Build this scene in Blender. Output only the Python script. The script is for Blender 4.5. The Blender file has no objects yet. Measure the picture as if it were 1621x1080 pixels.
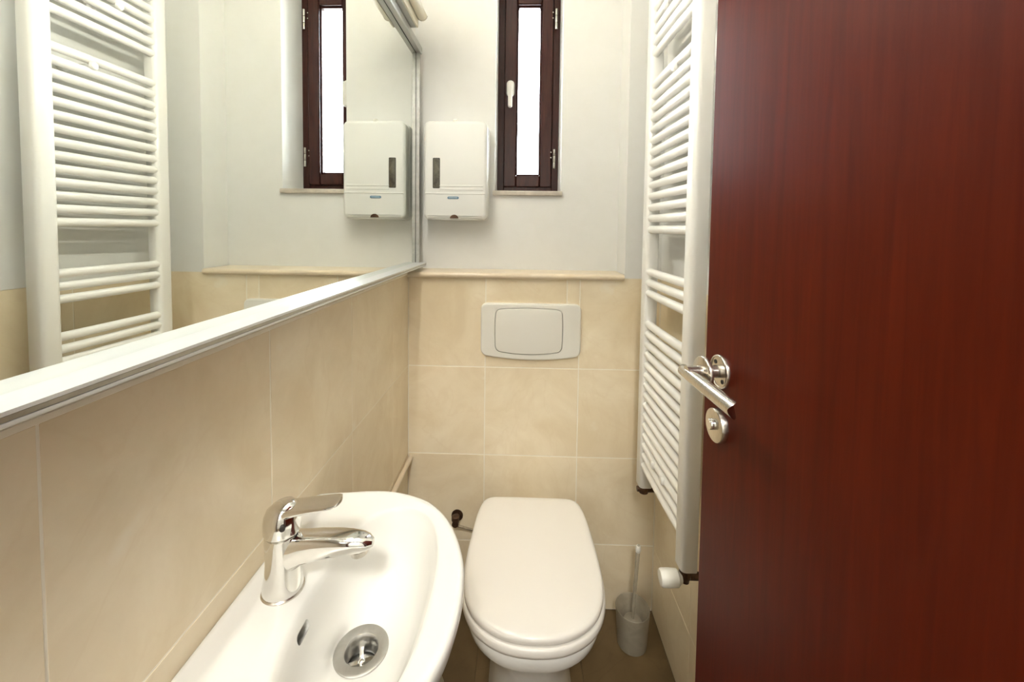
import bpy, bmesh, math, random
from mathutils import Vector, Matrix
random.seed(7)
S = bpy.context.scene
C = S.collection

# ------------------------------------------------------------------ camera
F = 645.0                       # focal length in pixels of the 1621 x 1080 frame
PX, PY = 810.0, 389.0           # principal point (the frame is an off-centre crop)
def camdir(x, y): return Vector((x - PX, -(y - PY), -F))
ay = camdir(828, 361).normalized()
az = -camdir(625, 15000); az = (az - ay * az.dot(ay)).normalized()
ax = ay.cross(az)
EYE = Vector((0, 0, 1.31))
cam = bpy.data.cameras.new('camera')
cam.sensor_fit = 'HORIZONTAL'; cam.sensor_width = 36.0
cam.lens = F / 1621.0 * 36.0
cam.shift_x = (810.5 - PX) / 1621.0
cam.shift_y = -(540.0 - PY) / 1621.0
cam.clip_start = 0.01
camo = bpy.data.objects.new('camera', cam); C.objects.link(camo)
R3 = Matrix((ax, ay, az))       # rows: world axes in camera space -> camera to world
camo.matrix_world = Matrix.Translation(EYE) @ R3.to_4x4()
S.camera = camo

# ------------------------------------------------------------------ world, exposure
W = bpy.data.worlds.new('sky'); S.world = W; W.use_nodes = True
bg = W.node_tree.nodes['Background']
bg.inputs[0].default_value = (0.90, 0.95, 1.0, 1); bg.inputs[1].default_value = 12.0
S.view_settings.view_transform = 'Standard'; S.view_settings.look = 'None'
S.view_settings.gamma = 1.0; S.view_settings.use_curve_mapping = False
S.view_settings.exposure = 1.4
LAMP_MIRROR = 26.0
LAMP_HALL = 80.0

# ------------------------------------------------------------------ materials
def mat(name, col, rough=0.5, metal=0.0, **kw):
    m = bpy.data.materials.new(name); m.use_nodes = True
    b = m.node_tree.nodes['Principled BSDF']
    b.inputs['Base Color'].default_value = (*col, 1)
    b.inputs['Roughness'].default_value = rough
    b.inputs['Metallic'].default_value = metal
    for k, v in kw.items():
        b.inputs[k.replace('_', ' ')].default_value = v
    return m
def nd(m, t, **kw):
    n = m.node_tree.nodes.new(t)
    for k, v in kw.items(): setattr(n, k, v)
    return n
def mottle(m, c1, c2, scale=6.0, detail=6.0, lo=0.35, hi=0.7, rnd=True, bump=0.0, stretch=(1, 1, 1)):
    """procedural mottling between two colours in object space, shifted per object"""
    L = m.node_tree.links; b = m.node_tree.nodes['Principled BSDF']
    tc = nd(m, 'ShaderNodeTexCoord'); mp = nd(m, 'ShaderNodeMapping')
    mp.inputs['Scale'].default_value = stretch
    L.new(tc.outputs['Object'], mp.inputs['Vector'])
    if rnd:
        oi = nd(m, 'ShaderNodeObjectInfo'); mu = nd(m, 'ShaderNodeMath', operation='MULTIPLY')
        mu.inputs[1].default_value = 37.0
        L.new(oi.outputs['Random'], mu.inputs[0]); L.new(mu.outputs[0], mp.inputs['Location'])
    nz = nd(m, 'ShaderNodeTexNoise'); nz.inputs['Scale'].default_value = scale
    nz.inputs['Detail'].default_value = detail; nz.inputs['Roughness'].default_value = 0.62
    nz.inputs['Distortion'].default_value = 0.6
    L.new(mp.outputs[0], nz.inputs['Vector'])
    rp = nd(m, 'ShaderNodeValToRGB')
    rp.color_ramp.elements[0].position = lo; rp.color_ramp.elements[0].color = (*c1, 1)
    rp.color_ramp.elements[1].position = hi; rp.color_ramp.elements[1].color = (*c2, 1)
    L.new(nz.outputs['Fac'], rp.inputs['Fac']); L.new(rp.outputs[0], b.inputs['Base Color'])
    if bump:
        bp = nd(m, 'ShaderNodeBump'); bp.inputs['Strength'].default_value = bump
        bp.inputs['Distance'].default_value = 0.002
        L.new(nz.outputs['Fac'], bp.inputs['Height']); L.new(bp.outputs[0], b.inputs['Normal'])
    return m, mp, rp

PLASTER = mat('plaster_white', (.80, .78, .72), .8)
mottle(PLASTER, (.76, .758, .72), (.78, .778, .745), 14, 5, rnd=False, bump=.12)
CEIL = mat('ceiling_white', (.82, .81, .78), .85)
mottle(CEIL, (.81, .80, .77), (.84, .83, .80), 10, 4, rnd=False)

def tile_mat(name, c1, c2, vein, fleck, rough):
    m = mat(name, c1, rough); _, mp, rp = mottle(m, c1, c2, 5.0, 8)
    L = m.node_tree.links; b = m.node_tree.nodes['Principled BSDF']
    v = nd(m, 'ShaderNodeTexNoise'); v.inputs['Scale'].default_value = 3.2
    v.inputs['Detail'].default_value = 9; v.inputs['Distortion'].default_value = 1.6
    L.new(mp.outputs[0], v.inputs['Vector'])
    r = nd(m, 'ShaderNodeValToRGB'); e = r.color_ramp.elements
    e[0].position = .485; e[0].color = (0, 0, 0, 1); e[1].position = .515; e[1].color = (0, 0, 0, 1)
    k = r.color_ramp.elements.new(.5); k.color = (.22, .22, .22, 1)
    L.new(v.outputs['Fac'], r.inputs['Fac'])
    mx = nd(m, 'ShaderNodeMix', data_type='RGBA'); mx.inputs[7].default_value = (*vein, 1)
    L.new(r.outputs[0], mx.inputs[0]); L.new(rp.outputs[0], mx.inputs[6])
    v2 = nd(m, 'ShaderNodeTexNoise'); v2.inputs['Scale'].default_value = 9; v2.inputs['Detail'].default_value = 3
    L.new(mp.outputs[0], v2.inputs['Vector'])
    r2 = nd(m, 'ShaderNodeValToRGB'); e = r2.color_ramp.elements
    e[0].position = .67; e[0].color = (0, 0, 0, 1); e[1].position = .74; e[1].color = (.6, .6, .6, 1)
    L.new(v2.outputs['Fac'], r2.inputs['Fac'])
    mx2 = nd(m, 'ShaderNodeMix', data_type='RGBA'); mx2.inputs[7].default_value = (*fleck, 1)
    L.new(r2.outputs[0], mx2.inputs[0]); L.new(mx.outputs[2], mx2.inputs[6])
    L.new(mx2.outputs[2], b.inputs['Base Color'])
    return m
TILE = tile_mat('beige_marble', (.77, .645, .44), (.90, .795, .595), (.74, .60, .39), (.89, .82, .67), .36)
FLOORT = tile_mat('floor_stone', (.115, .072, .028), (.165, .108, .046), (.085, .05, .02), (.20, .135, .065), .5)
LEDGE = mat('ledge_stone', (.66, .52, .35), .3); mottle(LEDGE, (.74, .62, .45), (.82, .71, .54), 16, 7)
SILL = mat('sill_stone', (.55, .50, .42), .5); mottle(SILL, (.48, .43, .36), (.64, .58, .49), 30, 6)
GROUT = mat('grout_cream', (.85, .77, .60), .85); mottle(GROUT, (.90, .84, .70), (.93, .87, .74), 40, 3, rnd=False)
FGROUT = mat('floor_grout', (.12, .08, .04), .85); mottle(FGROUT, (.10, .065, .03), (.14, .095, .05), 40, 3, rnd=False)
PORC = mat('porcelain', (.80, .785, .74), .22, Specular_IOR_Level=.28)
mottle(PORC, (.775, .765, .715), (.79, .78, .73), 3, 2)
SEATM = mat('seat_plastic', (.80, .765, .69), .28); mottle(SEATM, (.845, .81, .745), (.86, .83, .765), 4, 2)
PLATEM = mat('plate_plastic', (.80, .765, .66), .42); mottle(PLATEM, (.77, .75, .67), (.785, .765, .69), 5, 2)
RADM = mat('radiator_enamel', (.83, .80, .72), .3); mottle(RADM, (.90, .89, .845), (.915, .905, .865), 6, 2)
DISPM = mat('dispenser_plastic', (.80, .79, .71), .5); mottle(DISPM, (.735, .735, .69), (.75, .75, .705), 6, 2)
WHITEP = mat('white_plastic', (.80, .78, .70), .35); mottle(WHITEP, (.78, .76, .68), (.82, .80, .73), 20, 2)
CHROME = mat('chrome', (.80, .79, .76), .09, 1.0); mottle(CHROME, (.76, .75, .72), (.84, .83, .80), 18, 3)
BRUSHED = mat('brushed_steel', (.66, .62, .56), .24, 1.0); mottle(BRUSHED, (.60, .56, .50), (.72, .68, .62), 60, 3, stretch=(1, 6, 1))
STEELD = mat('drain_steel', (.50, .49, .46), .33, 1.0); mottle(STEELD, (.46, .45, .42), (.55, .54, .51), 40, 3)
ALU = mat('aluminium', (.78, .79, .79), .27, 1.0); mottle(ALU, (.74, .75, .75), (.82, .83, .83), 50, 2, stretch=(1, .1, 1))
ALUD = mat('aluminium_dull', (.50, .50, .47), .5, .75); mottle(ALUD, (.46, .46, .43), (.54, .54, .51), 50, 2, stretch=(1, .1, 1))
ALUW = mat('aluminium_satin', (.80, .82, .83), .38, .6); mottle(ALUW, (.78, .80, .81), (.83, .85, .86), 40, 2, stretch=(1, .1, 1))
DARK = mat('dark_gap', (.025, .02, .015), .6); mottle(DARK, (.02, .016, .012), (.03, .024, .018), 30, 2)
BRASS = mat('tarnished_valve', (.10, .055, .03), .4, .7); mottle(BRASS, (.06, .03, .02), (.14, .08, .045), 40, 4)
MIRRORM = mat('mirror_silver', (.885, .915, .875), .0, 1.0)
mottle(MIRRORM, (.884, .914, .874), (.887, .917, .877), 2, 1, rnd=False)
WOOD = mat('window_wood', (.05, .014, .010), .26, Specular_IOR_Level=.35)
mottle(WOOD, (.035, .010, .008), (.065, .018, .012), 30, 6, stretch=(4, 4, .35))
DOORM = mat('door_veneer', (.06, .006, .002), .42, Specular_IOR_Level=.09)
mottle(DOORM, (.064, .0062, .0010), (.090, .0094, .0017), 26, 8, rnd=False, bump=.04, stretch=(3, 3, .16))
SLOT = mat('smoked_window', (.10, .095, .065), .2); mottle(SLOT, (.035, .03, .02), (.16, .145, .10), 30, 4)
LOGO = mat('logo_blue', (.10, .19, .27), .35); mottle(LOGO, (.08, .16, .24), (.16, .26, .33), 60, 2)
LOGO2 = mat('logo_pale', (.32, .42, .48), .6); mottle(LOGO2, (.28, .38, .44), (.36, .46, .52), 60, 2)
HOSE = mat('braided_hose', (.45, .38, .28), .4, .5); mottle(HOSE, (.35, .29, .2), (.55, .47, .36), 120, 2)

SHADEM = mat('cream_shade', (.82, .77, .62), .4); mottle(SHADEM, (.81, .76, .61), (.83, .78, .64), 10, 2)
def frosted():
    m = mat('frosted_plastic', (.52, .47, .38), .35); mottle(m, (.40, .35, .26), (.50, .45, .35), 20, 3)
    b = m.node_tree.nodes['Principled BSDF']; b.inputs['Alpha'].default_value = .5
    return m
FROST = frosted()
def glass():
    m = bpy.data.materials.new('window_glass'); m.use_nodes = True; t = m.node_tree; t.nodes.clear()
    o = t.nodes.new('ShaderNodeOutputMaterial'); tr = t.nodes.new('ShaderNodeBsdfTransparent')
    gl = t.nodes.new('ShaderNodeBsdfGlossy'); gl.inputs['Roughness'].default_value = .03
    fr = t.nodes.new('ShaderNodeFresnel'); fr.inputs[0].default_value = 1.45
    mx = t.nodes.new('ShaderNodeMixShader')
    t.links.new(fr.outputs[0], mx.inputs[0]); t.links.new(tr.outputs[0], mx.inputs[1])
    t.links.new(gl.outputs[0], mx.inputs[2]); t.links.new(mx.outputs[0], o.inputs[0])
    return m
GLASS = glass()
def emit(name, col, strength, base=(.82, .76, .60)):
    m = mat(name, base, .4); b = m.node_tree.nodes['Principled BSDF']
    b.inputs['Emission Color'].default_value = (*col, 1); b.inputs['Emission Strength'].default_value = strength
    return m
E_MIRR = emit('mirror_lamp_tube', (1, .97, .90), LAMP_MIRROR)
E_HALL = emit('hall_lamp_opal', (1, .975, .93), LAMP_HALL)

# ------------------------------------------------------------------ mesh helpers
def finish(name, bm, m, parent=None, smooth=True, angle=40):
    bmesh.ops.recalc_face_normals(bm, faces=bm.faces)
    me = bpy.data.meshes.new(name); bm.to_mesh(me); bm.free()
    me.materials.append(m)
    if smooth:
        me.shade_smooth(); me.set_sharp_from_angle(angle=math.radians(angle))
    o = bpy.data.objects.new(name, me); C.objects.link(o)
    if parent is not None: put(o, parent)
    return o
def put(o, parent):
    o.parent = parent; o.matrix_parent_inverse = parent.matrix_basis.inverted()
def tag(o, label=None, cat=None, group=None, kind=None):
    if label: o['label'] = label
    if cat: o['category'] = cat
    if group: o['group'] = group
    if kind: o['kind'] = kind
    return o
def thing(name, loc, label, cat, group=None):
    o = bpy.data.objects.new(name, None); o.empty_display_size = .05
    o.location = loc; C.objects.link(o)
    return tag(o, label, cat, group)
def add_box(bm, x0, x1, y0, y1, z0, z1, bev=0.0, seg=2):
    vs = [bm.verts.new((x, y, z)) for z in (z0, z1) for y in (y0, y1) for x in (x0, x1)]
    fs = [(0, 2, 3, 1), (4, 5, 7, 6), (0, 1, 5, 4), (2, 6, 7, 3), (0, 4, 6, 2), (1, 3, 7, 5)]
    nf = [bm.faces.new([vs[i] for i in f]) for f in fs]
    if bev:
        es = list({e for f in nf for e in f.edges})
        bmesh.ops.bevel(bm, geom=es, offset=bev, segments=seg, profile=.5, affect='EDGES')
def box(name, x0, x1, y0, y1, z0, z1, m, parent=None, bev=0.0, seg=2):
    bm = bmesh.new(); add_box(bm, x0, x1, y0, y1, z0, z1, bev, seg)
    return finish(name, bm, m, parent, smooth=bev > 0)
def add_loft(bm, rings, cap0=True, cap1=True, closed=True):
    vr = [[bm.verts.new(p) for p in r] for r in rings]
    n = len(rings[0])
    for a, b in zip(vr[:-1], vr[1:]):
        for i in range(n if closed else n - 1):
            j = (i + 1) % n; bm.faces.new((a[i], a[j], b[j], b[i]))
    if cap0: bm.faces.new(vr[0][::-1])
    if cap1: bm.faces.new(vr[-1])
def frame_of(d):
    d = Vector(d).normalized(); u = Vector((0, 0, 1)) if abs(d.z) < .9 else Vector((1, 0, 0))
    a = d.cross(u).normalized(); return a, d.cross(a)
def add_lathe(bm, base, axis, prof, n=32, cap0=True, cap1=True):
    """prof: list of (distance along axis, radius)"""
    a, b = frame_of(axis); d = Vector(axis).normalized(); base = Vector(base)
    rings = [[base + d * t + (a * math.cos(q) + b * math.sin(q)) * max(r, 1e-5)
              for q in (2 * math.pi * i / n for i in range(n))] for t, r in prof]
    add_loft(bm, rings, cap0, cap1)
def lathe(name, base, axis, prof, m, parent=None, n=32, angle=40):
    bm = bmesh.new(); add_lathe(bm, base, axis, prof, n); return finish(name, bm, m, parent, angle=angle)
def add_tube(bm, pts, r, n=12):
    pts = [Vector(p) for p in pts]; rings = []
    a = None
    for i, p in enumerate(pts):
        d = (pts[min(i + 1, len(pts) - 1)] - pts[max(i - 1, 0)]).normalized()
        if a is None: a, _ = frame_of(d)
        a = (a - d * a.dot(d)).normalized(); b = d.cross(a)
        rr = r[i] if isinstance(r, (list, tuple)) else r
        rings.append([p + (a * math.cos(q) + b * math.sin(q)) * rr for q in (2 * math.pi * k / n for k in range(n))])
    add_loft(bm, rings)
def tube(name, pts, r, m, parent=None, n=12):
    bm = bmesh.new(); add_tube(bm, pts, r, n); return finish(name, bm, m, parent)
def rrect(w, h, r, n=6):
    """rounded rectangle outline centred on the origin, counter-clockwise"""
    o = []
    for cx, cy, a0 in ((w/2-r, h/2-r, 0), (-w/2+r, h/2-r, 90), (-w/2+r, -h/2+r, 180), (w/2-r, -h/2+r, 270)):
        for k in range(n + 1):
            a = math.radians(a0 + 90 * k / n); o.append((cx + r*math.cos(a), cy + r*math.sin(a)))
    return o
def inset(poly, d):
    """shrink an outline towards its centroid direction by its vertex normals"""
    n = len(poly); o = []
    for i in range(n):
        p0 = Vector(poly[i-1]); p1 = Vector(poly[i]); p2 = Vector(poly[(i+1) % n])
        t = (p2 - p0)
        if t.length < 1e-9: o.append(tuple(p1)); continue
        t.normalize(); nn = Vector((-t.y, t.x)); o.append(tuple(p1 + nn * d))
    return o
def slab(name, poly, place, d0, d1, rb, m, parent=None, steps=4, dome=0.0):
    """outline poly extruded from depth d0 to d1 with a rounded front edge rb; place(u,v,d)->xyz"""
    rings = [[place(u, v, d0) for u, v in poly]]
    for k in range(steps + 1):
        a = math.pi/2 * k / steps
        pl = inset(poly, rb * (1 - math.cos(a)))
        rings.append([place(u, v, d1 - (rb - rb*math.sin(a)) * (1 if d1 > d0 else -1)) for u, v in pl])
    bm = bmesh.new(); add_loft(bm, rings); return finish(name, bm, m, parent)

def radial(poly, cx, cy, n):
    """resample a star-shaped outline at n angles"""
    res = []
    for i in range(n):
        q = 2*math.pi*i/n; d = Vector((math.cos(q), math.sin(q))); best = 0
        for j in range(len(poly)):
            a = poly[j] - Vector((cx, cy)); b = poly[(j+1) % len(poly)] - Vector((cx, cy)); e = b - a
            den = d.x*e.y - d.y*e.x
            if abs(den) < 1e-12: continue
            t = (a.x*e.y - a.y*e.x)/den; s = (a.x*d.y - a.y*d.x)/den
            if t > 0 and -1e-6 <= s <= 1 + 1e-6: best = max(best, t)
        res.append(Vector((cx, cy)) + d*best)
    return res

# ------------------------------------------------------------------ the room
XL, XR = -.384, .460            # faces of the tiling on the side walls
YB = 1.358                      # face of the tiled cistern boxing
YU = 1.475                      # upper back wall above the ledge
YF = -.15                       # wall with the doorway
ZT, ZC = 1.150, 2.55
TK = .008
WX0, WX1, WZ0, WZ1 = -.1045, .1335, 1.440, 2.250
def struct(name, boxes, m, label=None):
    bm = bmesh.new()
    for b in boxes: add_box(bm, *b)
    o = finish(name, bm, m, smooth=False); o['kind'] = 'structure'
    if label: o['label'] = label
    return o
PXL, PXR = XL - TK, XR + TK
wall_left = struct('wall_left', [(PXL - .12, PXL, YF - .12, 1.70, -.02, ZC)], PLASTER, 'left wall, beige marble tiles below and white plaster above')
wall_right = struct('wall_right', [(PXR, PXR + .12, YF - .12, 1.70, -.02, ZC), (XR, PXR, YF - .12, 1.70, ZT, ZC)], PLASTER, 'right wall behind the towel radiator, tiled below')
wall_back = struct('wall_back', [
    (PXL, WX0, YU, YU + .2, ZT - .03, ZC), (WX1, PXR, YU, YU + .2, ZT - .03, ZC),
    (WX0, WX1, YU, YU + .2, ZT - .03, WZ0), (WX0, WX1, YU, YU + .2, WZ1, ZC),
    (PXL, PXR, YB + TK, YU + .2, -.02, ZT - .03), (.340, PXR, YB, YU, ZT - .004, ZC)], PLASTER,
    'back wall, white plaster over a tiled boxing')
wall_front = struct('wall_front', [(PXL, -.345, YF - .12, YF, -.02, ZC), (.315, PXR, YF - .12, YF, -.02, ZC),
    (-.345, .315, YF - .12, YF, 2.08, ZC)], PLASTER, 'white wall with the doorway')
ceiling = struct('ceiling', [(PXL - .12, PXR + .12, YF - .12, 1.70, ZC, ZC + .1)], CEIL, 'plain white ceiling')
floor = struct('floor', [(PXL, PXR, YF - .12, YB + TK, -.05, -.0015)], FGROUT, 'brown stone tile floor')
# hall beyond the doorway, so that the place goes on behind the photographer
struct('wall_hall', [(-1.3, -1.2, -1.9, YF - .12, -.05, ZC), (1.2, 1.3, -1.9, YF - .12, -.05, ZC),
    (-1.3, 1.3, -2.0, -1.9, -.05, ZC), (-1.3, PXL - .12, YF - .13, YF - .1, -.05, ZC),
    (PXR + .12, 1.3, YF - .13, YF - .1, -.05, ZC)], PLASTER, 'white hall walls')
struct('floor_hall', [(-1.3, 1.3, -1.95, YF - .12, -.05, 0)], FLOORT, 'brown hall floor')
struct('ceiling_hall', [(-1.3, 1.3, -2.0, YF - .12, ZC, ZC + .1)], CEIL, 'white hall ceiling')

tile_cache = {}
def tile(name, parent, face, u0, u1, z0, z1, m):
    """one wall or floor tile with a bevelled edge. face: 'L','R','B','F'"""
    g = .0016; w = u1 - u0 - g; h = z1 - z0 - g
    key = (round(w, 4), round(h, 4), face)
    if key not in tile_cache:
        bm = bmesh.new()
        if face in 'LR': add_box(bm, -TK/2, TK/2, -w/2, w/2, -h/2, h/2, .0008, 1)
        elif face == 'B': add_box(bm, -w/2, w/2, -TK/2, TK/2, -h/2, h/2, .0012, 1)
        else: add_box(bm, -w/2, w/2, -h/2, h/2, -TK/2, TK/2, .0012, 1)
        bmesh.ops.recalc_face_normals(bm, faces=bm.faces)
        me = bpy.data.meshes.new(name); bm.to_mesh(me); bm.free(); me.materials.append(m)
        tile_cache[key] = me
    o = bpy.data.objects.new(name, tile_cache[key]); C.objects.link(o)
    u = (u0 + u1)/2; v = (z0 + z1)/2; j = random.uniform(-.0003, .0003)
    o.location = {'L': (XL - TK/2 + j, u, v), 'R': (XR + TK/2 + j, u, v),
                  'B': (u, YB + TK/2 + j, v), 'F': (u, v, -TK/2)}[face]
    put(o, parent); return o
rows = [0, .230, .534, .838, ZT]
for z0, z1 in zip(rows[:-1], rows[1:]):
    ys = [YF, .009, .307, .605, .903, 1.195, YB]
    for a, b in zip(ys[:-1], ys[1:]): tile('tile', wall_left, 'L', a, b, z0, z1, TILE)
    ys = [YF, .15, .452, .754, 1.056, YB]
    for a, b in zip(ys[:-1], ys[1:]): tile('tile', wall_right, 'R', a, b, z0, z1, TILE)
    xs = [XL, -.122, .193, XR]
    if z1 < ZT:
        for a, b in zip(xs[:-1], xs[1:]): tile('tile', wall_back, 'B', a, b, z0, z1, TILE)
    else:
        tile('tile', wall_back, 'B', XL, -.122, z0, 1.142, TILE)
        tile('tile', wall_back, 'B', -.122, .193, z0, 1.05, TILE)
        tile('tile', wall_back, 'B', -.122, .150, 1.05, 1.142, TILE)
        tile('tile', wall_back, 'B', .150, .193, 1.05, 1.142, TILE)
        tile('tile', wall_back, 'B', .193, XR, z0, ZT, TILE)
for x0, x1 in ((XL, -.122), (-.122, .193), (.193, XR)):
    for k in range(6):
        y1 = YB - .305 * k; y0 = max(y1 - .305, YF - .12)
        if y1 - y0 > .02: tile('tile', floor, 'F', x0, x1, y0, y1, FLOORT)
# grout beds sit just below the tile faces
for nm, b, par in (('grout', (PXL - .001, XL - .0004, YF, YB, 0, ZT - .001), wall_left),
                   ('grout', (XR + .0004, PXR + .001, YF, YB, 0, ZT - .001), wall_right),
                   ('grout', (XL, XR, YB + .0004, YB + TK + .001, 0, ZT - .012), wall_back)):
    box(nm, *b, GROUT, par)
# pale edge trim on the top of the left tiling
box('edge_trim', PXL, XL + .0012, YF, YB, ZT - .001, ZT + .0055, GROUT, wall_left, .001, 1)

# stone ledge on top of the boxing with a rounded nose
bm = bmesh.new()
prof = [(YU + .002, 1.140)] + [(YB - .006 - .009*math.sin(math.radians(a)), 1.1495 - .0095*math.cos(math.radians(a))) for a in range(0, 181, 20)] + [(YU + .002, 1.159)]
add_loft(bm, [[(XL - .004, y, z) for y, z in prof], [(.336, y, z) for y, z in prof]])
ledge = finish('stone_ledge', bm, LEDGE)
tag(ledge, 'beige stone ledge with rounded nose on the tiled boxing', 'ledge')

# ------------------------------------------------------------------ window in the back wall
win = thing('window_1', (.0145, YU + .13, WZ0), 'narrow dark brown wooden window with bright pane in the back wall', 'window')
del win['category']; win['kind'] = 'structure'
YW = YU + .13
def frame_bars(name, x0, x1, z0, z1, wl, wr, wb, wt, y0, y1, m, par, bev):
    bm = bmesh.new()
    add_box(bm, x0, x0 + wl, y0, y1, z0, z1, bev, 1); add_box(bm, x1 - wr, x1, y0, y1, z0, z1, bev, 1)
    add_box(bm, x0 + wl, x1 - wr, y0, y1, z0, z0 + wb, bev, 1); add_box(bm, x0 + wl, x1 - wr, y0, y1, z1 - wt, z1, bev, 1)
    return finish(name, bm, m, par)
frame_bars('window_frame', WX0 - .002, WX1 + .002, WZ0 + .004, WZ1 + .002, .0275, .028, .030, .035, YW + .012, YW + .069, WOOD, win, .002)
SX0, SX1, SZ0, SZ1 = -.0805, .107, 1.470, 2.216
sash = frame_bars('sash', SX0, SX1, SZ0, SZ1, .049, .046, .047, .047, YW, YW + .052, WOOD, win, .004)
GX0, GX1, GZ0, GZ1 = SX0 + .049, SX1 - .046, SZ0 + .047, SZ1 - .047
frame_bars('glazing_bead', GX0, GX1, GZ0, GZ1, .005, .005, .005, .006, YW + .014, YW + .026, WOOD, sash, .0015)
box('pane', GX0, GX1, YW + .027, YW + .031, GZ0, GZ1, GLASS, sash)
# hinges with knuckles and screws
for z0, z1 in ((1.541, 1.617), (2.072, 2.150)):
    bm = bmesh.new()
    zs = [z0 + (z1 - z0)*k/3 for k in range(4)]
    for a, b in zip(zs[:-1], zs[1:]): add_lathe(bm, (.1165, YW - .004, a + .0006), (0, 0, 1), [(0, .0045), (.001, .0052), (b - a - .002, .0052), (b - a - .0012, .0045)], 14)
    h = finish('hinge', bm, BRUSHED, win)
    bm = bmesh.new()
    for f in (.15, .42): add_lathe(bm, (.1045, YW + .0015, z0 + (z1-z0)*(1-f)), (0, -1, 0), [(0, .0028), (.002, .0026), (.003, .001)], 10)
    finish('screw', bm, BRUSHED, h)
# lever handle
def bw(u, v, d): return (-.056 + u, YW - d, 1.848 + v)
hd = slab('window_handle', rrect(.030, .062, .0149, 8), bw, -.001, .009, .003, WHITEP, win)
bm = bmesh.new(); add_lathe(bm, bw(0, .004, .008), (0, -1, 0), [(0, .0085), (.026, .0078)], 16)
finish('handle_neck', bm, WHITEP, hd)
slab('handle_lever', [(u, v - .032) for u, v in rrect(.0165, .095, .008, 6)], bw, .026, .040, .004, WHITEP, hd)
# stone sill
sill = slab('sill', [(.0135 + u, v) for u, v in rrect(.249, .0165, .003, 3)], lambda u, v, d: (u, YU + .135 - d, 1.4345 + v), .0, .149, .003, SILL, win)

# ------------------------------------------------------------------ mirror
XM = -.374; MY0, MY1 = .02, 1.412; MZ0, MZ1 = 1.178, 1.905
mir = thing('wall_mirror', (XM, (MY0+MY1)/2, MZ0), 'large frameless-looking mirror with satin aluminium edge rails on the left wall', 'mirror')
mir['label'] = 'large wall mirror with satin aluminium edge rails above the washbasin'
box('mirror_glass', PXL + .001, XM, MY0, MY1, MZ0, MZ1, MIRRORM, mir)
def rail(name, prof, y0, y1, m, par):
    bm = bmesh.new(); add_loft(bm, [[(x, y0, z) for x, z in prof], [(x, y1, z) for x, z in prof]])
    return finish(name, bm, m, par, smooth=False)
xf = XM + .035
rail('bottom_rail', [(XM - .004, 1.1725), (xf - .003, 1.1725), (xf - .0005, 1.1745), (xf - .0005, 1.1768), (xf - .004, 1.1775), (xf - .004, 1.1812), (xf, 1.1818), (xf, 1.1850), (XM - .004, 1.1850)], MY0 - .012, MY1 + .012, ALUW, mir)
box('rail_groove', xf - .0045, xf - .0006, MY0 - .011, MY1 + .011, 1.1774, 1.1813, STEELD, mir)
rail('top_rail', [(XM - .004, MZ1 - .001), (XM + .016, MZ1 - .001), (XM + .018, MZ1 + .002), (XM + .018, MZ1 + .020), (XM - .004, MZ1 + .022)], MY0 - .012, MY1 + .012, ALUD, mir)
for y0, y1 in ((MY1 - .001, MY1 + .008), (MY0 - .012, MY0 + .001)):
    box('side_rail', XM - .004, XM + .013, y0, y1, 1.184, MZ1 + .001, ALUD, mir, .001, 1)
box('edge_seam', XM - .003, XM + .0006, MY1 - .0035, MY1, MZ0, MZ1, DARK, mir)
box('edge_seam', XM - .003, XM + .0006, MY0, MY1, MZ1 - .0028, MZ1, DARK, mir)

# ------------------------------------------------------------------ lamp above the mirror
LY0, LY1 = .22, 1.285
lamp = thing('mirror_lamp', (XM, (LY0+LY1)/2, 1.93), 'long wall lamp with curved cream trough on an aluminium housing above the mirror', 'lamp')
rail('housing', [(PXL, 1.928), (-.342, 1.928), (-.339, 1.931), (-.339, 1.972), (-.350, 1.978), (PXL, 1.978)], LY0, LY1, ALUD, lamp)
rail('front_strip', [(-.3395, 1.9275), (-.335, 1.9275), (-.334, 1.930), (-.334, 1.952), (-.3395, 1.952)], LY0, LY1, SHADEM, lamp)
tr = []
for k in range(13):
    a = math.radians(-178 + 164 * k / 12); tr.append((-.3215 + .0165*math.cos(a), 1.9665 + .0185*math.sin(a)))
tr2 = [(x + (-.3215 - x)*.10, z + (1.9665 - z)*.10) for x, z in tr]
rail('shade', tr + tr2[::-1], LY0 + .06, 1.100, E_MIRR, lamp)
for y0, y1 in ((LY0 + .004, LY0 + .06), (1.100, LY1 - .002)): rail('end_sleeve', tr + tr2[::-1], y0, y1, SHADEM, lamp)
tube('fluorescent_tube', [(-.3225, LY0 + .07, 1.968), (-.3225, 1.090, 1.968)], .0075, E_MIRR, lamp, 14)
to = [(-.3215 + (x + .3215)*1.06, 1.9665 + (z - 1.9665)*1.06) for x, z in tr]
for y in (LY0, LY1 - .003):
    rail('end_bracket', to + tr2[::-1], y, y + .004, BRUSHED, lamp)

# ------------------------------------------------------------------ paper towel dispenser
DX0, DX1, DZ0, DZ1, DY = -.343, -.1255, 1.334, 1.671, 1.392
dcx, dcz = (DX0+DX1)/2, (DZ0+DZ1)/2
disp = thing('towel_dispenser', (dcx, YU, DZ0), 'off-white plastic paper towel dispenser with smoked slot beside the window', 'dispenser')
def pd(u, v, d): return (dcx + u, DY - d, dcz + v)
out = rrect(DX1 - DX0, DZ1 - DZ0, .022, 8)
out = [(u, v + (.007*(1 - (u/.109)**2) if v < -.14 and abs(u) < .095 else 0)) for u, v in out]
slab('back_case', rrect(DX1 - DX0 + .004, DZ1 - DZ0 + .002, .02, 8), pd, -(YU - DY) - .001, -.045, .003, DISPM, disp)
cover = slab('cover', out, pd, -.048, 0, .012, DISPM, disp, 5)
slab('fill_window', [(u - .0765, v - .0105) for u, v in rrect(.0105, .050, .001, 2)], pd, -.002, .0012, .0006, SLOT, cover) if False else None
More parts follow.
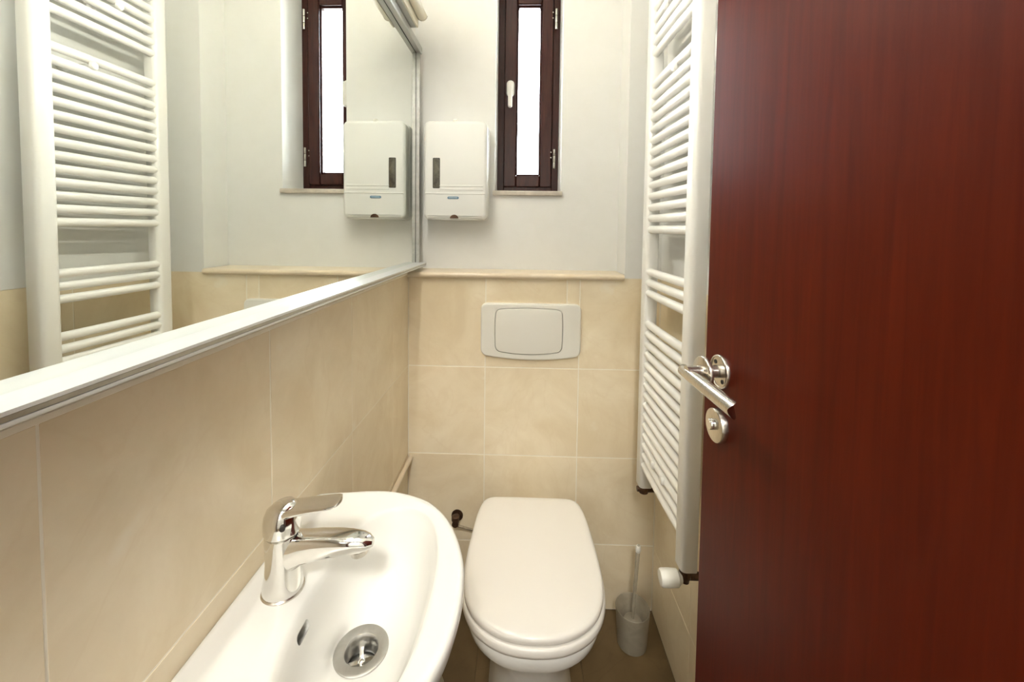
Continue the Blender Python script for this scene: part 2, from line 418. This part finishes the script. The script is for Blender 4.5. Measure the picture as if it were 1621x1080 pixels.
fw = slab('fill_window', [(-.0640 + u, -.009 + v) for u, v in rrect(.0245, .103, .003, 3)], pd, -.002, .0010, .0005, DARK, cover)
slab('window_insert', [(-.0640 + u, -.009 + v) for u, v in rrect(.0205, .099, .002, 3)], pd, 0, .0016, .0005, SLOT, fw)
for v, w, u in ((-.052, .150, .022), (-.064, .150, .022), (-.078, .206, 0)):
    slab('rib', [(u + a, v + b) for a, b in rrect(w, .0045, .002, 3)], pd, -.002, .0014, .0014, DISPM, cover)
lg = slab('logo_badge', [(-.006 + u, -.0925 + v) for u, v in rrect(.039, .0085, .004, 5)], pd, -.001, .0016, .0006, LOGO, cover)
slab('logo_mark', [(-.006 + u, -.0925 + v) for u, v in rrect(.030, .0032, .0015, 3)], pd, .001, .0021, .0003, LOGO2, lg)
# towel slot in the underside and a flat brown patch painting the shade inside its notch
notch = [(-.086, -.1665)] + [(-.086 + .172*k/20, -.1665 + .0062*(1 - ((k-10)/10)**2)) for k in range(1, 20)] + [(.086, -.1665)]
slab('towel_slot', notch[::-1] if False else [(u, v) for u, v in notch][::-1], pd, -.030, -.0055, .0004, DISPM, disp)
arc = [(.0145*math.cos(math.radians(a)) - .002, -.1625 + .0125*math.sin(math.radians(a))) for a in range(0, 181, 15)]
slab('notch_shade_patch', arc, pd, -.03, .0006, .0004, BRASS, disp)
lk = lathe('latch_button', (dcx - .002, DY + .012, DZ1 - .001), (0, -.5, .85), [(0, .008), (.004, .008), (.0075, .0062), (.009, .002)], WHITEP, disp, 20)

# ------------------------------------------------------------------ flush plate
FX0, FX1, FZ0, FZ1 = -.137, .197, .869, 1.060
fcx, fcz = (FX0+FX1)/2, (FZ0+FZ1)/2
def pf(u, v, d): return (fcx + u, YB - d, fcz + v)
def bowed(w, h, r, bt, bb, bs, n=10):
    o = []
    for (u, v) in rrect(w, h, r, n):
        o.append((u, v))
    # subdivide straight runs so that the bow is smooth
    q = []
    for i in range(len(o)):
        a, b = Vector(o[i]), Vector(o[(i+1) % len(o)]); L = (b - a).length; k = max(1, int(L/.008))
        for j in range(k): q.append(tuple(a.lerp(b, j/k)))
    return [(u + math.copysign(bs*(1 - (2*v/h)**2), u), v + (bt*(1 - (2*u/w)**2) if v > 0 else -bb*(1 - (2*u/w)**2))*min(1, abs(v)/(h/2 - r))) for u, v in q]
fp = thing('flush_plate', (fcx, YB, FZ0), 'cream plastic toilet flush plate with one large button on the tiled wall', 'flush plate')
po_ = [Vector((u, v + .006)) for u, v in bowed(FX1 - FX0, .176, .020, 0, .015, 0)]
bo_ = [Vector((-.0065 + u, .0035 + v)) for u, v in bowed(.222, .142, .016, .0055, .011, .003)]
NP = 200
PO = [tuple(p) for p in radial(po_, -.0065, .0035, NP)]; BO = [tuple(p) for p in radial(bo_, -.0065, .0035, NP)]
bm = bmesh.new(); rings = [[pf(u, v, -.002) for u, v in PO], [pf(u, v, .007) for u, v in PO]]
for k in range(1, 5):
    a = math.pi/2*k/4; rings.append([pf(u, v, .007 + .006*math.sin(a)) for u, v in inset(PO, .006*(1 - math.cos(a)))])
rings += [[pf(u, v, .013) for u, v in BO], [pf(u, v, .0005) for u, v in BO]]      # a real well for the button
add_loft(bm, rings); finish('plate', bm, PLATEM, fp)
slab('button', inset(BO, .0020), pf, .0004, .0152, .0025, PLATEM, fp, 3)

# ------------------------------------------------------------------ washbasin
RZ = .806; SYc = .530
half = [(0, -.0756), (.044, -.079), (.078, -.087), (.119, -.1036), (.16, -.129), (.1945, -.165), (.213, -.206), (.2216, -.244), (.221, -.285), (.214, -.335), (.207, XL + .0)]
def cat(pts, n):
    """Catmull-Rom through points"""
    P = [Vector(p) for p in pts]; P = [P[0]*2 - P[1]] + P + [P[-1]*2 - P[-2]]; o = []
    for i in range(1, len(P) - 2):
        for k in range(n):
            t = k/n; a, b, c, d = P[i-1:i+3]
            o.append(.5*((2*b) + (c - a)*t + (2*a - 5*b + 4*c - d)*t*t + (3*b - a - 3*c + d)*t**3))
    o.append(P[-2]); return o
fullo = [(-d, x) for d, x in half[::-1]][:-1] + [(d, x) for d, x in half]
crv = [Vector((p.y, SYc + p.x)) for p in cat(fullo, 8)]
crv += [Vector((XL, crv[-1].y + (crv[0].y - crv[-1].y)*k/24)) for k in range(1, 24)]
CX, CY = -.235, .530
NS = 128
OUT = radial(crv, CX, CY, NS)
inn = []
for i in range(160):
    q = 2*math.pi*i/160; c, s = math.cos(q), math.sin(q); p = 2/2.35
    X = -.204 + (.082 if c > 0 else .083)*math.copysign(abs(c)**p, c); Y = SYc + .006 + .172*math.copysign(abs(s)**p, s)
    inn.append(Vector((X, Y)))
INN = radial(inn, CX, CY, NS)
DR = Vector((-.2232, .552))
def ringz(pts, z): return [(p.x, p.y, z) for p in pts]
def toward(pts, c, s): return [c + (p - c)*s for p in pts]
def blend(a, b, s): return [p.lerp(q, s) for p, q in zip(a, b)]
circ = lambda c, r: [c + Vector((math.cos(2*math.pi*i/NS), math.sin(2*math.pi*i/NS)))*r for i in range(NS)]
def shrink(pts, d): return [p + (Vector((CX, CY)) - p).normalized()*d for p in pts]
def clampx(pts): return [Vector((max(p.x, XL), p.y)) for p in pts]
rg = [ringz(circ(Vector((-.25, .54)), .035), .600), ringz(clampx(blend(circ(Vector((-.26, .54)), .06), OUT, .30)), .625), ringz(blend(circ(Vector((-.26, .54)), .06), OUT, .70), .690),
      ringz(shrink(OUT, .016), .752), ringz(shrink(OUT, .004), .778), ringz(OUT, .792), ringz(OUT, .799),
      ringz(shrink(OUT, .0015), .8035), ringz(shrink(OUT, .005), .806), ringz(shrink(OUT, .011), .8062),
      ringz(shrink(OUT, .016), .8050), ringz(blend(shrink(OUT, .016), INN, .30), .8030), ringz(blend(shrink(OUT, .016), INN, .75), .8015),
      ringz(blend(shrink(OUT, .016), INN, .93), .8000), ringz(INN, .7965), ringz(toward(INN, DR, .955), .7885),
      ringz(toward(INN, DR, .90), .774), ringz(toward(INN, DR, .84), .757), ringz(toward(INN, DR, .76), .739), ringz(toward(INN, DR, .64), .7235),
      ringz(blend(toward(INN, DR, .48), circ(DR, .055), .3), .7120), ringz(blend(toward(INN, DR, .36), circ(DR, .046), .7), .7055), ringz(circ(DR, .0365), .7025), ringz(circ(DR, .031), .6990), ringz(circ(DR, .0285), .6800), ringz(circ(DR, .0285), .6450)]
basin = thing('washbasin', (XL, SYc, .60), 'small white ceramic washbasin mounted on the tiled left wall', 'washbasin')
bm = bmesh.new(); add_loft(bm, rg); bowl = finish('bowl', bm, PORC, basin, angle=55)
# overflow slot in the rear slope of the bowl
ov = Vector((-.2830, .5035, .7745)); no = Vector((.66, -.05, .75)).normalized(); ua = Vector((0, 1, 0)); va = no.cross(ua).normalized()
def po(u, v, d): return tuple(ov + ua*u + va*v + no*d)
cut = slab('cutter', [(u, v) for u, v in rrect(.030, .0115, .0055, 6)], po, -.045, .03, .0005, PORC)
md = bowl.modifiers.new('overflow', 'BOOLEAN'); md.operation = 'DIFFERENCE'; md.solver = 'EXACT'; md.object = cut
bpy.context.view_layer.update()
me_ = bpy.data.meshes.new_from_object(bowl.evaluated_get(bpy.context.evaluated_depsgraph_get()))
bowl.modifiers.clear(); bowl.data = me_; bpy.data.objects.remove(cut)
me_.shade_smooth(); me_.set_sharp_from_angle(angle=math.radians(55))
# drain: flange, cup, strainer
dz = .7030
bm = bmesh.new()
add_lathe(bm, (DR.x, DR.y, dz), (0, 0, 1), [(-.004, .0385), (-.0006, .0385), (.0012, .0372), (.0016, .034), (.0006, .0235), (-.002, .0215), (-.022, .0205)], 48, False, False)
dr = finish('drain_flange', bm, STEELD, bowl)
lathe('drain_cup', (DR.x, DR.y, dz - .030), (0, 0, 1), [(0, .0215), (.004, .0215), (.0045, .018), (.005, .001)], STEELD, dr, 32)
bm = bmesh.new()
add_lathe(bm, (DR.x, DR.y, dz - .022), (0, 0, 1), [(0, .0055), (.006, .0055), (.0068, .0045), (.007, .001)], 18)
for k in range(4):
    a = math.radians(20 + 90*k); d = Vector((math.cos(a), math.sin(a), 0)); s = Vector((-d.y, d.x, 0))*.0028
    b0 = Vector((DR.x, DR.y, dz - .021)); ps = [b0 + d*.004 - s, b0 + d*.0215 - s, b0 + d*.0215 + s, b0 + d*.004 + s]
    add_loft(bm, [[tuple(p) for p in ps], [tuple(p + Vector((0, 0, .004))) for p in ps]])
finish('strainer', bm, CHROME, dr)

# ------------------------------------------------------------------ basin mixer tap
TX, TY, TZ = -.3285, .5395, .8025
tap = thing('mixer_tap', (TX, TY, TZ), 'chrome single-lever mixer tap on the washbasin', 'tap')
def ell(cx, cy, cz, rx, ry, n=36, tilt=0): return [(cx + rx*math.cos(q), cy + ry*math.sin(q), cz + tilt*rx*math.cos(q)) for q in (2*math.pi*i/n for i in range(n))]
lathe('base_ring', (TX, TY, TZ - .002), (0, 0, 1), [(0, .0275), (.003, .0275), (.0042, .0262)], BRUSHED, tap, 40)
bm = bmesh.new()
add_loft(bm, [ell(TX, TY, TZ + .001, .0262, .0255), ell(TX, TY, TZ + .008, .0262, .0252), ell(TX + .001, TY, TZ + .022, .0245, .0232), ell(TX + .0015, TY, TZ + .040, .0235, .0218),
              ell(TX + .001, TY, TZ + .058, .0232, .0218), ell(TX, TY, TZ + .072, .0230, .0222), ell(TX, TY, TZ + .080, .0222, .0218), ell(TX, TY, TZ + .082, .019, .019)])
body = finish('tap_body', bm, CHROME, tap)
# spout: box-like section that flattens and bends towards the tip
bm = bmesh.new(); rings = []
for s, zc, hw, hh, pn in ((.004, .050, .0195, .0270, 2.4), (.018, .052, .0190, .0250, 2.6), (.032, .0575, .0182, .0190, 3), (.050, .0612, .0174, .0168, 3.2), (.072, .0645, .0168, .0142, 3.4),
                         (.095, .0662, .0158, .0120, 3.4), (.112, .0668, .0138, .0100, 3.2), (.121, .0668, .0108, .0080, 2.8), (.1275, .0668, .0055, .0045, 2.4)):
    r = []
    for i in range(28):
        q = 2*math.pi*i/28; c, n_ = math.cos(q), math.sin(q)
        r.append((TX + s, TY + hw*math.copysign(abs(c)**(2/pn), c), TZ + zc + .004 + hh*math.copysign(abs(n_)**(2/pn), n_)))
    rings.append(r)
add_loft(bm, rings); spout = finish('spout', bm, CHROME, tap)
lathe('aerator', (TX + .108, TY, TZ + .0615), (.12, 0, -1), [(0, .0118), (.006, .0118), (.0075, .0102), (.0078, .004)], BRUSHED, spout, 24)
# lever cap and lever blade
bm = bmesh.new()
add_loft(bm, [ell(TX, TY, TZ + .0835, .0228, .0224), ell(TX, TY, TZ + .086, .0238, .0234), ell(TX - .0005, TY, TZ + .098, .0236, .0230), ell(TX - .0005, TY, TZ + .108, .0226, .0218, tilt=.08),
              ell(TX, TY, TZ + .117, .0198, .0190, tilt=.14), ell(TX + .001, TY, TZ + .1225, .0140, .0135, tilt=.16), ell(TX + .002, TY, TZ + .1245, .006, .006, tilt=.16)])
cap = finish('lever_cap', bm, CHROME, tap)
bm = bmesh.new(); rings = []
for s, zt, hw, th in ((-.006, .1165, .0175, .014), (.010, .1205, .0178, .013), (.024, .1225, .0175, .0095), (.040, .1245, .0172, .0070), (.058, .1270, .0168, .0058), (.074, .1295, .0160, .0050), (.079, .1303, .0135, .0042)):
    r = []
    for i in range(24):
        q = 2*math.pi*i/24; c, n_ = math.cos(q), math.sin(q)
        r.append((TX + s + .004*(1 - abs(c)), TY + hw*math.copysign(abs(c)**.55, c), TZ + zt - th/2 + th/2*math.copysign(abs(n_)**.6, n_)))
    rings.append(r)
add_loft(bm, rings); lev = finish('lever', bm, CHROME, tap)
lathe('temperature_dot', (TX + .012, TY - .0195, TZ + .1015), (.45, -.9, .1), [(0, .0036), (.003, .0036), (.0036, .002)], DARK, cap, 14)

# ------------------------------------------------------------------ toilet
TCX = .037
lid_half = [(0, .814), (.035, .8165), (.07, .8245), (.105, .842), (.135, .868), (.156, .902), (.168, .940), (.1735, .985), (.1742, 1.03), (.1725, 1.09), (.169, 1.15), (.164, 1.205), (.155, 1.247), (.143, 1.270), (.122, 1.281), (.09, 1.2835), (.045, 1.284), (0, 1.284)]
def lid_outline(g, front=0):
    h = [Vector((p.x, p.y + .011*max(0, (1.05 - p.y)/.236))) for p in cat(lid_half, 4)]
    pts = [Vector((p.x, p.y)) for p in h] + [Vector((-p.x, p.y)) for p in h[-2:0:-1]]
    o = inset([tuple(p) for p in pts], -g)
    return [(TCX + u, v - front*max(0, (1.05 - v)/.24)) for u, v in o]
toilet = thing('toilet', (TCX, 1.08, 0), 'white ceramic floor-standing toilet with closed lid below the flush plate', 'toilet')
def pz(u, v, d): return (u, v, d)
LO = lid_outline(0)
bm = bmesh.new(); cen = Vector((TCX, 1.05))
rings = [[(u, v, .424) for u, v in inset(LO, .003)], [(u, v, .427) for u, v in LO], [(u, v, .4345) for u, v in LO]]
for d, z in ((.0015, .4385), (.005, .4412), (.011, .4428), (.025, .4440)): rings.append([(u, v, z) for u, v in inset(LO, d)])
for s, z in ((.80, .4455), (.55, .4472), (.25, .4482), (.05, .4485)):
    rings.append([(cen.x + (u - cen.x)*s, cen.y + (v - cen.y)*s, z) for u, v in inset(LO, .011)])
add_loft(bm, rings); finish('lid', bm, SEATM, toilet, angle=60)
SO = lid_outline(.005, .002)
bm = bmesh.new()
add_loft(bm, [[(u, v, .400) for u, v in inset(SO, .006)], [(u, v, .4025) for u, v in inset(SO, .001)], [(u, v, .409) for u, v in SO], [(u, v, .418) for u, v in inset(SO, .0008)], [(u, v, .4215) for u, v in inset(SO, .003)], [(u, v, .4225) for u, v in inset(SO, .007)]])
finish('seat_ring', bm, SEATM, toilet, angle=60)
for s in (-1, 1): lathe('hinge_buffer', (TCX + s*.075, 1.262, .398), (0, 0, 1), [(0, .014), (.024, .014), (.027, .012)], WHITEP, toilet, 18)
# bowl and pedestal as one ceramic body reaching back to the boxing
def bodyring(hw, yf, yb, z, n=64, pw=2.6, rear=.75):
    o = []
    yc = yf + (yb - yf)*.42
    for i in range(n):
        q = 2*math.pi*i/n; c, s = math.cos(q), math.sin(q)
        x = hw*math.copysign(abs(c)**(2/pw), c)
        if s < 0: y = yc + (yc - yf)*math.copysign(abs(s)**(2/pw*1.08), s); k = 1
        else: y = yc + (yb - yc)*abs(s)**.55; k = 1 - (1 - rear)*abs(s)**2
        o.append((TCX + x*k, y, z))
    return o
bm = bmesh.new()
add_loft(bm, [bodyring(.118, .955, YB - .002, 0), bodyring(.118, .955, YB - .002, .012), bodyring(.108, .965, YB - .002, .05), bodyring(.104, .962, YB - .002, .14), bodyring(.108, .945, YB - .002, .21),
              bodyring(.124, .905, YB - .002, .27), bodyring(.148, .865, YB - .002, .32), bodyring(.164, .838, YB - .002, .352), bodyring(.1715, .8265, 1.352, .368), bodyring(.1725, .825, 1.305, .384), bodyring(.1705, .827, 1.298, .397), bodyring(.165, .833, 1.290, .4005)])
finish('pan', bm, PORC, toilet, angle=60)
# crumbled sealant behind the lid
# ------------------------------------------------------------------ towel radiator
RXN = .3734; SL = -.0275                     # front face X at y = .959, turned slightly
def rx(y): return RXN + (y - .959)*SL
RB, RT = .520, 2.085
rad = thing('towel_radiator', (rx(1.09) + .02, 1.09, RB), 'tall white ladder towel radiator on the right wall', 'radiator')
dirY = Vector((SL, 1, 0)).normalized(); dirX = Vector((dirY.y, -dirY.x, 0))
def post(yc, w=.0455, dep=.037):
    c = Vector((rx(yc) + dep/2, yc, 0)); pts = []
    hw = w/2
    base = [(-dep/2 + .012 - .012*math.sin(a), -hw + .012 - .012*math.cos(a)) for a in (0, .4, .8, 1.2, math.pi/2)]
    prof = base + [(x, -y) for x, y in base[::-1]] + [(dep/2 - .002, hw), (dep/2, hw - .002), (dep/2, -hw + .002), (dep/2 - .002, -hw)]
    bm = bmesh.new()
    def r(z, k=1): return [tuple(c + dirX*(x*k) + dirY*(y*k) + Vector((0, 0, z))) for x, y in prof]
    add_loft(bm, [r(RB, .93), r(RB + .002), r(RT - .002), r(RT, .93)])
    return finish('post', bm, RADM, rad)
PN, PF = .9363, 1.2415
post(PN); post(PF)
bars = [.593 + .031*k for k in range(15)] + [1.120, 1.152, 1.184] + [1.310 + .0325*k for k in range(14)] + [1.822 + .0325*k for k in range(8)]
bar_me = None
for z in bars:
    if bar_me is None:
        a = Vector((rx(PN) + .0145, PN, 0)); b = Vector((rx(PF) + .0145, PF, 0)); bm = bmesh.new()
        add_tube(bm, [a + (b - a)*t + dirX*(-.003*math.sin(math.pi*t)) for t in (0, .06, .2, .4, .6, .8, .94, 1)], .0112, 16)
        o = finish('bar', bm, RADM); bar_me = o.data
    else:
        o = bpy.data.objects.new('bar', bar_me); C.objects.link(o)
    o.location = (0, 0, z); put(o, rad)
for y, z in ((1.046, 1.716), (1.118, 1.905), (1.046, .655), (1.118, .655)):
    x0 = rx(y) - .004
    bm = bmesh.new(); add_lathe(bm, (x0, y, z), (1, 0, 0), [(-.001, .004), (0, .0085), (.003, .0105), (.008, .0105), (.010, .0055), (XR - x0 - .012, .0055), (XR - x0 - .010, .013), (XR - x0 - .0005, .013)], 20)
    finish('wall_bracket', bm, RADM, rad)
# valves below the posts
vx = rx(PN) + .019
v1 = lathe('valve', (vx, PN, RB + .002), (0, 0, -1), [(0, .010), (.008, .012), (.012, .014), (.026, .014), (.032, .010), (.040, .009)], BRASS, rad, 16)
bm = bmesh.new(); add_tube(bm, [(vx, PN, RB - .024), (vx + .03, PN, RB - .024), (XR - .0005, PN, RB - .024)], .009, 12); finish('elbow', bm, BRASS, v1)
lathe('thermostat_head', (vx - .010, PN - .004, RB - .026), (-1, 0, -.02), [(0, .011), (.006, .014), (.010, .0185), (.030, .0195), (.046, .0190), (.050, .0165), (.051, .004)], WHITEP, v1, 24)
vx2 = rx(PF) + .019
v2 = lathe('valve', (vx2, PF, RB + .002), (0, 0, -1), [(0, .010), (.006, .013), (.018, .015), (.026, .014), (.030, .008)], BRASS, rad, 16)
bm = bmesh.new(); add_tube(bm, [(vx2 - .020, PF, RB - .014), (vx2, PF, RB - .014), (XR - .0005, PF, RB - .014)], [.008, .010, .009], 12); finish('elbow', bm, BRASS, v2)

# ------------------------------------------------------------------ toilet brush
BX, BY = .362, 1.245
br = thing('toilet_brush', (BX, BY, 0), 'toilet brush standing in a round frosted holder beside the toilet', 'toilet brush')
bm = bmesh.new(); add_lathe(bm, (BX, BY, 0), (0, 0, 1), [(.001, .042), (.004, .045), (.03, .047), (.115, .052), (.119, .0525), (.120, .0515), (.118, .050), (.03, .0445), (.006, .042), (.005, .002)], 36, True, False)
finish('holder', bm, FROST, br)
tube('handle', [(BX + .002, BY, .03), (BX + .002, BY, .12), (BX + .008, BY, .22), (BX + .012, BY, .300), (BX + .0125, BY, .314), (BX + .013, BY, .322)], [.005, .0048, .0058, .0066, .0072, .004], FROST, br, 14)
lathe('handle_knob', (BX + .0118, BY, .298), (.08, 0, 1), [(0, .0062), (.006, .0082), (.016, .0085), (.022, .006), (.0235, .001)], WHITEP, br, 16)
bm = bmesh.new(); add_lathe(bm, (BX + .001, BY, .012), (0, 0, 1), [(0, .012), (.006, .028), (.02, .034), (.05, .034), (.066, .026), (.072, .006)], 24)
finish('bristle_head', bm, FROST, br)

# ------------------------------------------------------------------ door leaf, open into the room
DXF = .3115; DYE = .684
door = thing('door_1', (DXF + .02, -.11, .008), 'dark red-brown veneered door standing open', 'door'); del door['category']; door['kind'] = 'structure'
box('door_leaf', DXF, DXF + .040, -.112, DYE, .008, 2.06, DOORM, door, .0015, 1)
HY, HZ = .634, 1.0905
rose = lathe('rose_base', (DXF, HY, HZ), (-1, 0, 0), [(-.001, .026), (.004, .026), (.0052, .025), (.0056, .0232), (.0040, .0225), (.0036, .010)], BRUSHED, door, 40)
bm = bmesh.new()
for a in (50, 230): add_lathe(bm, (DXF - .0035, HY + .0165*math.cos(math.radians(a)), HZ + .0165*math.sin(math.radians(a))), (-1, 0, 0), [(0, .0034), (.0012, .0034), (.0016, .002)], 12)
finish('screw', bm, DARK, rose)
lv = lathe('handle_neck', (DXF - .003, HY, HZ), (-1, 0, 0), [(0, .0100), (.006, .0100), (.010, .0088), (.052, .0088)], BRUSHED, door, 24)
# loose rose cover slid along the neck
lathe('rose_cover', (DXF - .026, HY, HZ - .003), (-1, -.05, .05), [(0, .0262), (.0045, .0262), (.0058, .0252), (.0064, .0235), (.0064, .0105)], BRUSHED, lv, 40)
bm = bmesh.new()
LX = DXF - .0485
P0 = Vector((LX, HY + .030, HZ - .006)); P1 = Vector((LX - .002, HY - .122, HZ - .004)); n = 24
dd = (P1 - P0).normalized(); a_ = Vector((1, 0, 0)); a_ = (a_ - dd*a_.dot(dd)).normalized(); b_ = dd.cross(a_); Lg = (P1 - P0).length
rings = []
for t, r in ((0, .0035), (.002, .0072), (.006, .0092), (.03, .0098), (Lg, .0104)):
    rg_ = []
    for i in range(n):
        q = 2*math.pi*i/n; cut = 0
        if t == Lg: cut = .014*abs(math.sin(q))**1.6 - .007 - .013*math.cos(q)    # concave, fish-mouth cut end
        rg_.append(tuple(P0 + dd*(t + cut) + (a_*math.cos(q) + b_*math.sin(q))*r))
    rings.append(rg_)
add_loft(bm, rings); finish('lever', bm, BRUSHED, lv)
key = lathe('key_rose', (DXF, HY - .001, 1.0055), (-1, 0, 0), [(-.001, .026), (.0085, .026), (.0098, .025), (.0102, .0225), (.0102, .004)], BRUSHED, door, 40)
bm = bmesh.new(); add_lathe(bm, (DXF - .009, HY - .001, 1.0075), (-1, 0, 0), [(0, .0085), (.007, .0085), (.0085, .0075), (.0088, .002)], 20)
finish('thumb_turn', bm, CHROME, key)
box('latch_plate', DXF + .010, DXF + .030, DYE - .0005, DYE + .001, .93, 1.15, BRUSHED, door)
for z in (.25, 1.8): lathe('hinge', (DXF - .004, -.118, z), (0, 0, 1), [(0, .006), (.001, .007), (.09, .007), (.091, .006)], BRUSHED, door, 16)
# the leaf stands a little past square to the doorway wall
door.matrix_world = Matrix.Translation((DXF, HY, 0)) @ Matrix.Rotation(math.radians(2.5), 4, 'Z') @ Matrix.Translation((-DXF, -HY, 0)) @ Matrix.Translation(door.location)
bm = bmesh.new()
for b in ((-.345, -.315, YF - .13, YF + .012, 0, 2.08), (.285, .315, YF - .13, YF + .012, 0, 2.08), (-.315, .285, YF - .13, YF + .012, 2.05, 2.08)): add_box(bm, *b, .002, 1)
tr1 = finish('trim_1', bm, DOORM); tr1['kind'] = 'structure'; tr1['label'] = 'dark red-brown door frame around the doorway'

# ------------------------------------------------------------------ small pipes, valve, bin
pipe = tube('wall_pipe', [(XL + .0085, .35, .517), (XL + .0085, .9, .517), (XL + .0085, YB - .001, .517)], .0085, LEDGE, None, 12)
tag(pipe, 'thin beige pipe running along the left wall below the washbasin', 'pipe')
av = thing('angle_valve', (-.213, YB, .318), 'small tarnished angle valve with braided hose behind the washbasin', 'valve')
lathe('valve_body', (-.213, YB + .001, .318), (0, -1, 0), [(0, .020), (.004, .020), (.005, .009), (.03, .009), (.032, .011), (.048, .011)], BRASS, av, 18)
lathe('valve_knob', (-.213, YB - .040, .322), (0, 0, 1), [(0, .008), (.006, .008), (.008, .013), (.020, .013), (.022, .010)], BRASS, av, 16)
tube('hose', [(-.213 + t*.136, YB - .042 + .030*t, .314 - .006*math.sin(t*math.pi) - .045*t) for t in [k/10 for k in range(11)]], .0042, HOSE, av, 10)
bx_, by_ = -.243, .846
bn = thing('pedal_bin', (bx_, by_, 0), 'shiny chrome bin on the floor half hidden behind the washbasin', 'bin')
lathe('bin_body', (bx_, by_, 0), (0, 0, 1), [(.001, .078), (.012, .080), (.014, .083), (.255, .083), (.258, .081)], CHROME, bn, 40)
lathe('bin_lid', (bx_, by_, .2585), (0, 0, 1), [(0, .084), (.004, .0865), (.012, .0865), (.018, .083), (.026, .066), (.031, .040), (.033, .002)], CHROME, bn, 40)
box('bin_pedal', bx_ + .07, bx_ + .115, by_ - .02, by_ + .02, .012, .018, DARK, bn, .002, 1)

# ------------------------------------------------------------------ hall lamp beyond the open doorway, behind the camera
def ceil_lamp(x, y, m, label, r=.13):
    t = thing('ceiling_lamp_offscreen', (x, y, ZC), label, 'lamp')
    lathe('lamp_base', (x, y, ZC + .001), (0, 0, -1), [(0, r), (.015, r), (.018, r - .004)], WHITEP, t, 40)
    lathe('lamp_shade', (x, y, ZC - .016), (0, 0, -1), [(0, r - .012), (.012, r - .014), (.030, r - .035), (.040, r*.45), (.042, .002)], m, t, 40)
ceil_lamp(.0, -1.0, E_HALL, 'round opal flush lamp on the ceiling of the hall', .16)
